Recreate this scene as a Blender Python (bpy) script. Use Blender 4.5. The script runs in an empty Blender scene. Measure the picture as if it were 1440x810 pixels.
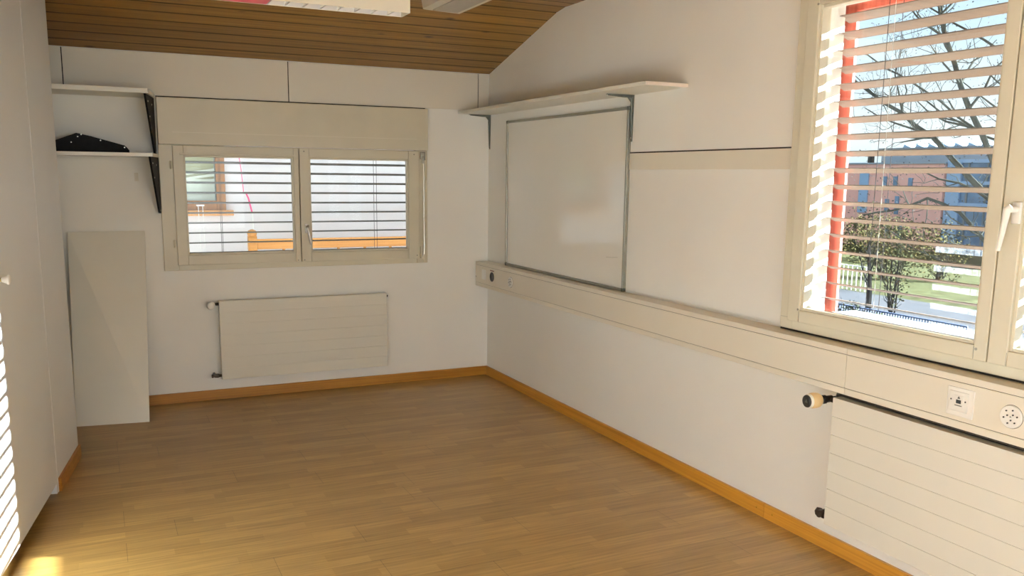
import bpy, bmesh, math, random
from mathutils import Vector, Matrix, noise
random.seed(7)
scene = bpy.context.scene
COL = scene.collection

# ------------------------------------------------------------------ camera
cam = bpy.data.cameras.new('camera')
cam_o = bpy.data.objects.new('camera', cam)
COL.objects.link(cam_o)
yaw, pitch, roll = 0.44511, -0.16859, 0.01211
F = Vector((math.sin(yaw)*math.cos(pitch), math.cos(yaw)*math.cos(pitch), math.sin(pitch)))
Rv = F.cross(Vector((0, 0, 1))).normalized()
Uv = Rv.cross(F)
R2 = math.cos(roll)*Rv + math.sin(roll)*Uv
U2 = -math.sin(roll)*Rv + math.cos(roll)*Uv
mw = Matrix((R2, U2, -F)).transposed().to_4x4()
mw.translation = Vector((-2.79596, -6.32332, 1.58773))
cam_o.matrix_world = mw
cam.sensor_width = 36.0
cam.lens = 36.0*1226.5/1440.0
cam.shift_y = 51.0/1440.0
cam.clip_start = 0.05
cam.clip_end = 600
scene.camera = cam_o

# ------------------------------------------------------------------ exposure
vs = scene.view_settings
vs.view_transform = 'Standard'
vs.look = 'None'
vs.exposure = 0.66
vs.gamma = 1.0
vs.use_curve_mapping = False
cy = scene.cycles
cy.max_bounces = 10
cy.diffuse_bounces = 6
cy.glossy_bounces = 4
cy.transmission_bounces = 6
cy.transparent_max_bounces = 16
cy.caustics_reflective = False
cy.caustics_refractive = False
cy.sample_clamp_indirect = 6.0

# ------------------------------------------------------------------ sky
SKY = 0.95
w = bpy.data.worlds.new('sky')
scene.world = w
w.use_nodes = True
nt = w.node_tree
nt.nodes.clear()
wo = nt.nodes.new('ShaderNodeOutputWorld')
bg = nt.nodes.new('ShaderNodeBackground')
tc = nt.nodes.new('ShaderNodeTexCoord')
sp = nt.nodes.new('ShaderNodeSeparateXYZ')
rp = nt.nodes.new('ShaderNodeValToRGB')
nt.links.new(tc.outputs['Generated'], sp.inputs[0])
nt.links.new(sp.outputs['Z'], rp.inputs[0])
nt.links.new(rp.outputs[0], bg.inputs[0])
nt.links.new(bg.outputs[0], wo.inputs[0])
e = rp.color_ramp.elements
e[0].position = 0.0; e[0].color = (0.55, 0.80, 1.0, 1)
e[1].position = 0.62; e[1].color = (0.80, 0.93, 1.0, 1)
x_ = rp.color_ramp.elements.new(0.04); x_.color = (0.86, 0.96, 1.0, 1)
x_ = rp.color_ramp.elements.new(0.22); x_.color = (0.50, 0.76, 1.0, 1)
bg.inputs[1].default_value = SKY

# ------------------------------------------------------------------ sun
sd = bpy.data.lights.new('sun', 'SUN')
sun = bpy.data.objects.new('sun', sd)
COL.objects.link(sun)
SUN_DIR = Vector((-1.0, 0.35, -0.345))
sun.rotation_euler = SUN_DIR.to_track_quat('-Z', 'Y').to_euler()
sun.location = (20, -8, 9)
sd.energy = 78.0
sd.angle = math.radians(0.6)
sd.color = (0.96, 1.0, 1.02)

def area(name, loc, direction, sx, sy, power, color):
    l = bpy.data.lights.new(name, 'AREA')
    l.shape = 'RECTANGLE'; l.size = sx; l.size_y = sy
    l.energy = power; l.color = color
    o = bpy.data.objects.new(name, l)
    COL.objects.link(o)
    o.location = loc
    o.rotation_euler = Vector(direction).to_track_quat('-Z', 'Z').to_euler()
    return o
# unseen fill lights added behind the photographer to brighten the room
area('rear_fill', (-1.9, -8.44, 1.45), (0, 1, 0.0), 2.6, 1.5, 38, (0.97, 1.0, 1.0))
area('side_fill', (0.02, -7.0, 1.65), (-1, 0, -0.1), 1.7, 1.2, 14, (0.97, 1.0, 1.0))

# ------------------------------------------------------------------ materials
def mat(name, color, rough=0.5, metal=0.0, spec=0.5, nscale=0.0, namt=0.06, bump=0.0, bscale=200.0, coat=0.0):
    m = bpy.data.materials.new(name)
    m.use_nodes = True
    t = m.node_tree
    b = t.nodes['Principled BSDF']
    b.inputs['Base Color'].default_value = (*color, 1)
    b.inputs['Roughness'].default_value = rough
    b.inputs['Metallic'].default_value = metal
    b.inputs['Specular IOR Level'].default_value = spec
    b.inputs['Coat Weight'].default_value = coat
    co = t.nodes.new('ShaderNodeTexCoord')
    if nscale:
        n = t.nodes.new('ShaderNodeTexNoise')
        n.inputs['Scale'].default_value = nscale
        n.inputs['Detail'].default_value = 4
        r = t.nodes.new('ShaderNodeValToRGB')
        r.color_ramp.elements[0].position = 0.3
        r.color_ramp.elements[1].position = 0.7
        r.color_ramp.elements[0].color = (*[c*(1-namt) for c in color], 1)
        r.color_ramp.elements[1].color = (*[min(1, c*(1+namt)) for c in color], 1)
        t.links.new(co.outputs['Object'], n.inputs['Vector'])
        t.links.new(n.outputs['Fac'], r.inputs[0])
        t.links.new(r.outputs[0], b.inputs['Base Color'])
    if bump:
        n2 = t.nodes.new('ShaderNodeTexNoise')
        n2.inputs['Scale'].default_value = bscale
        bp = t.nodes.new('ShaderNodeBump')
        bp.inputs['Strength'].default_value = bump
        bp.inputs['Distance'].default_value = 0.002
        t.links.new(co.outputs['Object'], n2.inputs['Vector'])
        t.links.new(n2.outputs['Fac'], bp.inputs['Height'])
        t.links.new(bp.outputs[0], b.inputs['Normal'])
    return m

def wood_mat(name, c1, c2, axis, grain=60.0, rough=0.45, knots=False, boards=None):
    """grain stretched along axis ('x'/'y'/'z'); boards = (pitch, coordinate axis) adds a tone per board"""
    m = bpy.data.materials.new(name)
    m.use_nodes = True
    t = m.node_tree
    b = t.nodes['Principled BSDF']
    b.inputs['Roughness'].default_value = rough
    co = t.nodes.new('ShaderNodeTexCoord')
    mp = t.nodes.new('ShaderNodeMapping')
    s = {'x': (1.2, grain, grain), 'y': (grain, 1.2, grain), 'z': (grain, grain, 1.2)}[axis]
    mp.inputs['Scale'].default_value = s
    n = t.nodes.new('ShaderNodeTexNoise')
    n.inputs['Scale'].default_value = 1.0
    n.inputs['Detail'].default_value = 6
    n.inputs['Distortion'].default_value = 0.4
    t.links.new(co.outputs['Object'], mp.inputs[0])
    t.links.new(mp.outputs[0], n.inputs['Vector'])
    r = t.nodes.new('ShaderNodeValToRGB')
    r.color_ramp.elements[0].position = 0.3
    r.color_ramp.elements[1].position = 0.72
    r.color_ramp.elements[0].color = (*c1, 1)
    r.color_ramp.elements[1].color = (*c2, 1)
    t.links.new(n.outputs['Fac'], r.inputs[0])
    out = r.outputs[0]
    if boards:
        pitch, ax = boards
        sx = t.nodes.new('ShaderNodeSeparateXYZ')
        t.links.new(co.outputs['Object'], sx.inputs[0])
        dv = t.nodes.new('ShaderNodeMath'); dv.operation = 'DIVIDE'
        dv.inputs[1].default_value = pitch
        t.links.new(sx.outputs[ax], dv.inputs[0])
        fl = t.nodes.new('ShaderNodeMath'); fl.operation = 'FLOOR'
        t.links.new(dv.outputs[0], fl.inputs[0])
        wn = t.nodes.new('ShaderNodeTexWhiteNoise'); wn.noise_dimensions = '1D'
        t.links.new(fl.outputs[0], wn.inputs['W'])
        mr = t.nodes.new('ShaderNodeMapRange')
        mr.inputs['To Min'].default_value = 0.85
        mr.inputs['To Max'].default_value = 1.15
        t.links.new(wn.outputs['Value'], mr.inputs['Value'])
        # groove shade painted as dark lines between boards
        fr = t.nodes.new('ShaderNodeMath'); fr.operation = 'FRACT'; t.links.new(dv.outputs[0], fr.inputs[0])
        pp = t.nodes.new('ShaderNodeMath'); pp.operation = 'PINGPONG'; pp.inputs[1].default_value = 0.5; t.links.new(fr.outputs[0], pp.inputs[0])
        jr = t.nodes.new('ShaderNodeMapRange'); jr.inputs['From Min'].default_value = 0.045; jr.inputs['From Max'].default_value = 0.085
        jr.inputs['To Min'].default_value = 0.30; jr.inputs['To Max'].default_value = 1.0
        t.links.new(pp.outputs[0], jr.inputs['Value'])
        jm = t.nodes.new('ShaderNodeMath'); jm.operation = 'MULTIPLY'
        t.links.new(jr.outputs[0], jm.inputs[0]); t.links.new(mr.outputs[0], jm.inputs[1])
        mx = t.nodes.new('ShaderNodeVectorMath'); mx.operation = 'SCALE'
        t.links.new(out, mx.inputs[0])
        t.links.new(jm.outputs[0], mx.inputs['Scale'])
        out = mx.outputs[0]
    if knots:
        v = t.nodes.new('ShaderNodeTexVoronoi')
        v.inputs['Scale'].default_value = 1.0
        mp2 = t.nodes.new('ShaderNodeMapping')
        mp2.inputs['Scale'].default_value = (2.6, 5.5, 0.6)
        t.links.new(co.outputs['Object'], mp2.inputs[0])
        t.links.new(mp2.outputs[0], v.inputs['Vector'])
        r2 = t.nodes.new('ShaderNodeValToRGB')
        r2.color_ramp.elements[0].position = 0.035
        r2.color_ramp.elements[1].position = 0.11
        r2.color_ramp.elements[0].color = (0.25, 0.2, 0.15, 1)
        r2.color_ramp.elements[1].color = (1, 1, 1, 1)
        t.links.new(v.outputs['Distance'], r2.inputs[0])
        mx = t.nodes.new('ShaderNodeVectorMath'); mx.operation = 'MULTIPLY'
        t.links.new(out, mx.inputs[0])
        t.links.new(r2.outputs[0], mx.inputs[1])
        out = mx.outputs[0]
    t.links.new(out, b.inputs['Base Color'])
    return m

def floor_mat():
    m = bpy.data.materials.new('laminate_floor')
    m.use_nodes = True
    t = m.node_tree
    b = t.nodes['Principled BSDF']
    co = t.nodes.new('ShaderNodeTexCoord')
    def brick(wid, row, mortar, c1, c2, cm, off):
        k = t.nodes.new('ShaderNodeTexBrick')
        k.inputs['Scale'].default_value = 1
        k.inputs['Brick Width'].default_value = wid
        k.inputs['Row Height'].default_value = row
        k.inputs['Mortar Size'].default_value = mortar
        k.inputs['Mortar Smooth'].default_value = 0.2
        k.inputs['Color1'].default_value = (*c1, 1)
        k.inputs['Color2'].default_value = (*c2, 1)
        k.inputs['Mortar'].default_value = (*cm, 1)
        k.offset = off; k.offset_frequency = 2
        k.squash = 0.8; k.squash_frequency = 3
        t.links.new(co.outputs['Object'], k.inputs['Vector'])
        return k
    k1 = brick(0.46, 0.0667, 0.0006, FLOOR1, FLOOR2, tuple(c*0.75 for c in FLOOR1), 0.37)
    k2 = brick(1.38, 0.2, 0.0011, (1, 1, 1), (0.93, 0.93, 0.93), (0.45, 0.42, 0.4), 0.31)
    mp = t.nodes.new('ShaderNodeMapping')
    mp.inputs['Scale'].default_value = (3.0, 70, 1)
    t.links.new(co.outputs['Object'], mp.inputs[0])
    n = t.nodes.new('ShaderNodeTexNoise')
    n.inputs['Scale'].default_value = 1.0; n.inputs['Detail'].default_value = 7
    n.inputs['Roughness'].default_value = 0.65
    t.links.new(mp.outputs[0], n.inputs['Vector'])
    r = t.nodes.new('ShaderNodeValToRGB')
    r.color_ramp.elements[0].position = 0.25; r.color_ramp.elements[0].color = (0.60, 0.56, 0.52, 1)
    r.color_ramp.elements[1].position = 0.75; r.color_ramp.elements[1].color = (1.26, 1.26, 1.24, 1)
    t.links.new(n.outputs['Fac'], r.inputs[0])
    a = t.nodes.new('ShaderNodeVectorMath'); a.operation = 'MULTIPLY'
    c = t.nodes.new('ShaderNodeVectorMath'); c.operation = 'MULTIPLY'
    t.links.new(k1.outputs['Color'], a.inputs[0]); t.links.new(k2.outputs['Color'], a.inputs[1])
    t.links.new(a.outputs[0], c.inputs[0]); t.links.new(r.outputs[0], c.inputs[1])
    t.links.new(c.outputs[0], b.inputs['Base Color'])
    b.inputs['Roughness'].default_value = 0.34
    b.inputs['Specular IOR Level'].default_value = 0.45
    n2 = t.nodes.new('ShaderNodeTexNoise')
    n2.inputs['Scale'].default_value = 3
    t.links.new(co.outputs['Object'], n2.inputs['Vector'])
    mr = t.nodes.new('ShaderNodeMapRange')
    mr.inputs['To Min'].default_value = 0.315; mr.inputs['To Max'].default_value = 0.36
    t.links.new(n2.outputs['Fac'], mr.inputs['Value'])
    t.links.new(mr.outputs[0], b.inputs['Roughness'])
    return m

def glass_mat(name, tint=(0.97, 0.99, 0.98), ior=1.5):
    m = bpy.data.materials.new(name)
    m.use_nodes = True
    t = m.node_tree
    t.nodes.clear()
    o = t.nodes.new('ShaderNodeOutputMaterial')
    tr = t.nodes.new('ShaderNodeBsdfTransparent'); tr.inputs[0].default_value = (*tint, 1)
    gl = t.nodes.new('ShaderNodeBsdfGlossy'); gl.inputs['Roughness'].default_value = 0.02
    # Schlick reflectance of a thin double pane, the same from both sides
    f0 = 2*((ior-1)/(ior+1))**2
    ge = t.nodes.new('ShaderNodeNewGeometry')
    dt = t.nodes.new('ShaderNodeVectorMath'); dt.operation = 'DOT_PRODUCT'
    t.links.new(ge.outputs['Incoming'], dt.inputs[0]); t.links.new(ge.outputs['Normal'], dt.inputs[1])
    ab = t.nodes.new('ShaderNodeMath'); ab.operation = 'ABSOLUTE'; t.links.new(dt.outputs['Value'], ab.inputs[0])
    om = t.nodes.new('ShaderNodeMath'); om.operation = 'SUBTRACT'; om.inputs[0].default_value = 1.0; t.links.new(ab.outputs[0], om.inputs[1])
    pw = t.nodes.new('ShaderNodeMath'); pw.operation = 'POWER'; pw.inputs[1].default_value = 5.0; t.links.new(om.outputs[0], pw.inputs[0])
    ma = t.nodes.new('ShaderNodeMath'); ma.operation = 'MULTIPLY_ADD'; ma.inputs[1].default_value = 1-f0; ma.inputs[2].default_value = f0
    t.links.new(pw.outputs[0], ma.inputs[0])
    mx = t.nodes.new('ShaderNodeMixShader')
    t.links.new(ma.outputs[0], mx.inputs[0])
    t.links.new(tr.outputs[0], mx.inputs[1])
    t.links.new(gl.outputs[0], mx.inputs[2])
    t.links.new(mx.outputs[0], o.inputs[0])
    return m

FLOOR1 = (0.445, 0.268, 0.080)
FLOOR2 = (0.35, 0.20, 0.054)
WALL = (0.895, 0.895, 0.86)
CREAM = (0.635, 0.59, 0.46)
MAT = {
    'wall': mat('wall_paint', WALL, 0.75, nscale=1.5, namt=0.02, bump=0.12, bscale=160),
    'panel': mat('panel_paint', (0.79, 0.76, 0.67), 0.6, nscale=2, namt=0.015),
    'cream': mat('cream_window_paint', CREAM, 0.38, nscale=6, namt=0.03),
    'trunk': mat('cream_trunking', (0.77, 0.725, 0.615), 0.42, nscale=3, namt=0.015),
    'rad': mat('radiator_enamel', (0.73, 0.705, 0.62), 0.35, nscale=2, namt=0.01),
    'cupb': mat('cool_white_laminate', (0.745, 0.775, 0.79), 0.45, nscale=3, namt=0.015),
    'white': mat('white_plastic', (0.85, 0.84, 0.80), 0.35),
    'shelf': mat('white_laminate', (0.80, 0.79, 0.71), 0.35, nscale=4, namt=0.02),
    'edge': mat('pale_edge_band', (0.80, 0.68, 0.58), 0.5),
    'board': mat('whiteboard_enamel', (0.84, 0.83, 0.77), 0.09, spec=0.9, nscale=2, namt=0.01),
    'alu': mat('dull_aluminium', (0.30, 0.29, 0.24), 0.38, 0.7, nscale=20, namt=0.08),
    'steel': mat('steel', (0.55, 0.53, 0.48), 0.3, 0.9, nscale=30, namt=0.1),
    'bracket': mat('grey_painted_steel', (0.10, 0.105, 0.085), 0.45, 0.2, nscale=20, namt=0.1),
    'black': mat('black_steel', (0.006, 0.006, 0.007), 0.6, spec=0.15, nscale=30, namt=0.3),
    'brass': mat('brass', (0.62, 0.48, 0.16), 0.25, 1.0),
    'darkm': mat('dark_bronze', (0.05, 0.035, 0.025), 0.4, 0.6, nscale=60, namt=0.3),
    'yell': mat('yellowed_plastic', (0.72, 0.52, 0.26), 0.4, nscale=20, namt=0.05),
    'gap': mat('dark_gap', (0.03, 0.022, 0.015), 0.9, nscale=20, namt=0.2),
    'hole': mat('black_plastic', (0.012, 0.01, 0.008), 0.4),
    'red_mark': mat('dark_red_print', (0.20, 0.03, 0.02), 0.5),
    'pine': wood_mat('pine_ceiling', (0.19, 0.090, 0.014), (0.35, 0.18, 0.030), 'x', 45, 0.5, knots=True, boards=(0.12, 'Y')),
    'oak_x': wood_mat('oak_skirting_x', (0.27, 0.105, 0.010), (0.42, 0.185, 0.020), 'x', 80, 0.4),
    'oak_y': wood_mat('oak_skirting_y', (0.30, 0.115, 0.010), (0.47, 0.205, 0.020), 'y', 80, 0.4),
    'redwood': wood_mat('red_stained_wood', (0.36, 0.055, 0.035), (0.62, 0.16, 0.10), 'z', 50, 0.6),
    'slat': mat('blind_slat_paint', (0.24, 0.185, 0.155), 0.42, nscale=10, namt=0.03),
    'slat_dark': mat('dark_blind_slat', (0.045, 0.042, 0.038), 0.42, nscale=10, namt=0.05),
    'cord': mat('dark_cord', (0.03, 0.03, 0.04), 0.8, nscale=50, namt=0.2),
    'cordw': mat('white_cord', (0.8, 0.8, 0.78), 0.7),
    'glass': glass_mat('window_glass', ior=1.62),
    'glass1': glass_mat('small_window_glass', ior=1.18),
    'louver': mat('bright_louver', (0.82, 0.85, 0.90), 0.25, 0.3),
    'lampbody': mat('lamp_enamel', (0.80, 0.76, 0.64), 0.4),
    'diffuser': mat('grey_diffuser', (0.46, 0.43, 0.37), 0.35, nscale=30, namt=0.04),
    'redglint': mat('red_reflection_paint', (0.80, 0.04, 0.09), 0.3),
    'reveal': mat('pale_grey_reveal', (0.19, 0.225, 0.26), 0.6, nscale=8, namt=0.05),
    'render': mat('exterior_plaster', (0.70, 0.67, 0.69), 0.8, nscale=2, namt=0.03, bump=0.2, bscale=60),
}
MAT['floor'] = floor_mat()

# ------------------------------------------------------------------ mesh builder
class B:
    def __init__(self, mp=None):
        self.bm = bmesh.new(); self.mp = mp
    def _v(self, p):
        return self.bm.verts.new(self.mp(*p) if self.mp else p)
    def box(self, lo, hi, bev=0.0):
        x0, y0, z0 = [min(a, b) for a, b in zip(lo, hi)]
        x1, y1, z1 = [max(a, b) for a, b in zip(lo, hi)]
        v = [self._v(p) for p in ((x0,y0,z0),(x1,y0,z0),(x1,y1,z0),(x0,y1,z0),(x0,y0,z1),(x1,y0,z1),(x1,y1,z1),(x0,y1,z1))]
        fs = [self.bm.faces.new([v[i] for i in f]) for f in ((0,3,2,1),(4,5,6,7),(0,1,5,4),(1,2,6,5),(2,3,7,6),(3,0,4,7))]
        if bev:
            es = list({e_ for f in fs for e_ in f.edges})
            bmesh.ops.bevel(self.bm, geom=es, offset=bev, segments=2, affect='EDGES', profile=0.5)
        return self
    def prism(self, pts, off):
        """polygon of 3d points swept by the vector off"""
        n = len(pts)
        a = [self._v(p) for p in pts]
        b = [self._v(tuple(c+d for c, d in zip(p, off))) for p in pts]
        self.bm.faces.new(a[::-1]); self.bm.faces.new(b)
        for i in range(n):
            j = (i+1) % n
            self.bm.faces.new((a[i], a[j], b[j], b[i]))
        return self
    def tube(self, pts, radii, seg=8, cap=True, rot0=0.0):
        P = [Vector(self.mp(*p)) if self.mp else Vector(p) for p in pts]
        rings = []
        ref = None
        for i, p in enumerate(P):
            t = (P[min(i+1, len(P)-1)] - P[max(i-1, 0)])
            if t.length < 1e-9: t = Vector((0, 0, 1))
            t.normalize()
            if ref is None:
                ref = t.orthogonal().normalized()
            else:
                ref = (ref - t*ref.dot(t))
                ref = ref.normalized() if ref.length > 1e-6 else t.orthogonal().normalized()
            s = t.cross(ref)
            r = radii[i] if hasattr(radii, '__len__') else radii
            rings.append([self.bm.verts.new(p + r*(math.cos(rot0+2*math.pi*k/seg)*ref + math.sin(rot0+2*math.pi*k/seg)*s)) for k in range(seg)])
        for a, b in zip(rings, rings[1:]):
            for k in range(seg):
                self.bm.faces.new((a[k], a[(k+1) % seg], b[(k+1) % seg], b[k]))
        if cap:
            self.bm.faces.new(rings[0][::-1]); self.bm.faces.new(rings[-1])
        return self
    def cyl(self, p0, p1, r, seg=24, r2=None):
        return self.tube([p0, p1], [r, r if r2 is None else r2], seg)
    def lathe(self, p, d, prof, seg=28):
        """profile of (distance along d, radius)"""
        d = Vector(d).normalized()
        pts = [tuple(Vector(p)+d*t) for t, _ in prof]
        P = [Vector(q) for q in pts]
        ref = d.orthogonal().normalized(); s = d.cross(ref)
        rings = [[self.bm.verts.new(q + r*(math.cos(2*math.pi*k/seg)*ref+math.sin(2*math.pi*k/seg)*s)) for k in range(seg)] for q, (_, r) in zip(P, prof)]
        for a, b in zip(rings, rings[1:]):
            for k in range(seg):
                self.bm.faces.new((a[k], a[(k+1) % seg], b[(k+1) % seg], b[k]))
        self.bm.faces.new(rings[0][::-1]); self.bm.faces.new(rings[-1])
        return self
    def make(self, name, m, parent=None, label=None, smooth=False):
        bmesh.ops.recalc_face_normals(self.bm, faces=self.bm.faces[:])
        if parent is not None:
            org = Vector(parent['_org'])
        else:
            xs = [v.co for v in self.bm.verts]
            lo = Vector([min(v[i] for v in xs) for i in range(3)]); hi = Vector([max(v[i] for v in xs) for i in range(3)])
            org = Vector(((lo.x+hi.x)/2, (lo.y+hi.y)/2, lo.z))
            if name in ('floor', 'ceiling'): org = Vector((0, 0, 0))
        for v in self.bm.verts: v.co -= org
        me = bpy.data.meshes.new(name)
        self.bm.to_mesh(me); self.bm.free()
        me.materials.append(MAT[m] if isinstance(m, str) else m)
        if smooth:
            me.polygons.foreach_set('use_smooth', [True]*len(me.polygons))
            try: me.set_sharp_from_angle(angle=math.radians(40))
            except Exception: pass
        o = bpy.data.objects.new(name, me)
        COL.objects.link(o)
        if parent is not None: o.parent = parent
        else: o.location = org
        o['_org'] = tuple(org)
        if label: o['label'] = label
        return o

def thing(name, org, label=None, cat=None, group=None, kind=None):
    o = bpy.data.objects.new(name, None)
    o.empty_display_size = 0.1
    COL.objects.link(o)
    o.location = org
    o['_org'] = tuple(org)
    if label: o['label'] = label
    if cat: o['category'] = cat
    if group: o['group'] = group
    if kind: o['kind'] = kind
    return o
class Sep:
    """collects small repeated pieces, one object each"""
    def __init__(self, mp=None): self.l = []; self.mp = mp
    def _n(self):
        b_ = B(self.mp); self.l.append(b_); return b_
    def box(self, *a): self._n().box(*a)
    def cyl(self, *a): self._n().cyl(*a)
    def lathe(self, *a): self._n().lathe(*a)
    def tube(self, *a): self._n().tube(*a)
    def prism(self, *a): self._n().prism(*a)
    def make(self, name, m, parent=None, label=None, smooth=False):
        return [b_.make(name, m, parent, label, smooth) for b_ in self.l]
def tag(o, label, cat, group=None):
    o['label'] = label; o['category'] = cat
    if group: o['group'] = group
    return o
def struct(o, label=None):
    o['kind'] = 'structure'
    if label: o['label'] = label
    return o

# ------------------------------------------------------------------ room shell
ZC0, ZC1, YB = 2.352, 2.654, -1.14          # ceiling height at back wall, flat part, where the slope ends
YR = -8.5                                    # wall behind the photographer
XL = -4.4
WT = 0.25

b = B(); b.box((XL, YR-WT, -0.2), (WT, WT, 0.0))
struct(b.make('floor', 'floor'), 'light brown wood strip floor')

# ceiling: boards with v-grooves, sloping part then flat part
b = B()
pitch_b = 0.12
def ceil_z(y):
    return ZC0 + (ZC1-ZC0)*min(1.0, max(0.0, -y/(-YB)))if y < 0 else ZC0
prof = []
k = 0
y = 0.0
while y > YR:
    y2 = y - pitch_b
    prof += [(y, ceil_z(y)+0.005), (y-0.005, ceil_z(y-0.005)), (y2+0.005, ceil_z(y2+0.005)), (y2, ceil_z(y2)+0.005)]
    y = y2
y_end = y
top = [(y_end, 2.95), (WT, 2.95), (WT, ZC0)]
# one quad strip keeps the mesh clean
bm = b.bm
xs_ = (XL, WT)
rows = [[bm.verts.new((x, yy, zz)) for x in xs_] for yy, zz in [(WT, ZC0)] + prof]
for r0, r1 in zip(rows, rows[1:]):
    bm.faces.new((r0[0], r0[1], r1[1], r1[0]))
tp = [[bm.verts.new((x, yy, 2.95)) for x in xs_] for yy in (WT, y_end)]
bm.faces.new((tp[0][0], tp[0][1], rows[0][1], rows[0][0]))
bm.faces.new((rows[-1][0], rows[-1][1], tp[1][1], tp[1][0]))
bm.faces.new((tp[0][0], tp[1][0], tp[1][1], tp[0][1]))
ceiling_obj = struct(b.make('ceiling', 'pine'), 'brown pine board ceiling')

# back wall with opening
BW = (-2.36, -0.545, 0.955, 1.80)            # opening: x0 x1 z0 z1
b = B()
b.box((XL, 0, -0.2), (BW[0], WT, 2.5)); b.box((BW[1], 0, -0.2), (WT, WT, 2.5))
b.box((BW[0], 0, -0.2), (BW[1], WT, BW[2])); b.box((BW[0], 0, BW[3]), (BW[1], WT, 2.5))
struct(b.make('wall_back', 'wall'))

# right wall with two openings (window in view, an unseen one added behind the photographer for light)
RW = (-5.41, -3.45, 0.99, 2.31)              # y0 y1 z0 z1
RW2 = (-7.9, -6.1, 1.0, 2.3)
b = B()
for (ya, yb_, z0, z1) in ((0, RW[1], -0.2, 2.9), (RW[0], RW2[1], -0.2, 2.9), (RW2[0], YR-WT, -0.2, 2.9),
                          (RW[1], RW[0], -0.2, RW[2]), (RW[1], RW[0], RW[3], 2.9),
                          (RW2[1], RW2[0], -0.2, RW2[2]), (RW2[1], RW2[0], RW2[3], 2.9)):
    b.box((0, ya, z0), (0.115, yb_, z1))
# outer leaf: a wider niche for the blind
N = 0.075
for (ya, yb_, z0, z1) in ((0, RW[1]+N, -0.2, 2.9), (RW[0]-N, RW2[1]+N, -0.2, 2.9), (RW2[0]-N, YR-WT, -0.2, 2.9),
                          (RW[1]+N, RW[0]-N, -0.2, RW[2]-0.02), (RW[1]+N, RW[0]-N, RW[3]+0.02, 2.9),
                          (RW2[1]+N, RW2[0]-N, -0.2, RW2[2]), (RW2[1]+N, RW2[0]-N, RW2[3], 2.9)):
    b.box((0.115, ya, z0), (WT, yb_, z1))
struct(b.make('wall_right', 'wall'))

# rear wall with a wide unseen window added for light
b = B()
b.box((XL, YR-WT, -0.2), (-3.3, YR, 2.9)); b.box((-0.5, YR-WT, -0.2), (WT, YR, 2.9))
b.box((-3.3, YR-WT, -0.2), (-0.5, YR, 0.65)); b.box((-3.3, YR-WT, 2.25), (-0.5, YR, 2.9))
struct(b.make('wall_rear', 'wall'))

# left side: closing wall of the alcove, then the skewed wall stub and the built-in cupboard
TH = math.radians(-8.4)
LO = Vector((-2.960, -1.028, 0))
NL = Vector((math.cos(TH), math.sin(TH), 0)); UL = Vector((-math.sin(TH), math.cos(TH), 0))
def ML(a, c, z):                             # a: into the room, c: towards the back wall
    return tuple(LO + NL*a + UL*c + Vector((0, 0, z)))
b = B(); b.box((XL-WT, WT, -0.2), (XL, YR-WT, 2.9))
b.box((XL, -1.13, 0), (-3.10, -1.03, 2.9))
struct(b.make('wall_far_left', 'wall'))
b = B(ML)
b.box((-0.16, -0.575, 0), (0, 0, 2.9))
b.box((-0.16, -7.6, 2.46), (0.0, -0.575, 2.9))
b.box((-0.16, -7.6, 0), (0.0, -3.42, 2.46))
struct(b.make('wall_left', 'cupb'))

# skirting boards
BH = 0.071
b = B(); b.box((-3.35, -0.015, 0), (-0.0, 0, BH), 0.002)
struct(b.make('baseboard_back', 'oak_x'))
b = B()
b.box((-0.015, -3.291, 0), (0, -0.015, BH), 0.002); b.box((-0.015, YR, 0), (0, -3.2935, BH), 0.002)
rb = struct(b.make('baseboard_right', 'oak_y'))
b = Sep()
for yy in (-3.24, -3.35, -2.1, -0.9):
    b.lathe((-0.0145, yy, 0.036), (-1, 0, 0), [(0, 0.005), (0.0015, 0.0045), (0.002, 0.0025)], 12)
b.make('screw', 'brass', rb)
b = B(ML); b.box((0, -0.565, 0), (0.015, 0.0, BH), 0.002); b.box((0.0, -7.4, 0), (0.015, -3.45, BH), 0.002)
struct(b.make('baseboard_left', 'oak_y'))

# upper wall panels on the back wall, with thin dark joints between them
def joint_free_panels():
    xs = [XL, -2.924, -1.526, -0.093, -0.001]
    for i in range(4):
        bb = B(); bb.box((xs[i]+0.003, -0.008, 2.078), (xs[i+1]-0.003, 0, 2.349), 0.0015)
        struct(bb.make('trim_%d' % (i+1), 'panel'))
joint_free_panels()
b = B()
for xx in (-2.924, -1.526, -0.093): b.box((xx-0.003, -0.0015, 2.078), (xx+0.003, 0, 2.349))
b.box((-2.39, -0.0015, 2.070), (-0.52, 0, 2.078))
struct(b.make('trim_5', 'gap'))
# horizontal strip on the right wall between whiteboard and window
b = B(); b.box((-0.006, -3.345, 1.631), (0, -2.012, 1.722), 0.001)
struct(b.make('trim_6', 'trunk'))
b = B(); b.box((-0.0025, -3.345, 1.722), (0, -2.012, 1.729))
struct(b.make('trim_7', 'gap'))

# ------------------------------------------------------------------ windows
def ring(bb, u0, u1, z0, z1, wd, d0, d1, bev=0.0, wb=None):
    wb = wb or wd
    bb.box((u0, d0, z0), (u0+wd, d1, z1), bev); bb.box((u1-wd, d0, z0), (u1, d1, z1), bev)
    bb.box((u0+wd, d0, z0), (u1-wd, d1, z0+wb), bev); bb.box((u0+wd, d0, z1-wd), (u1-wd, d1, z1), bev)

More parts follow.
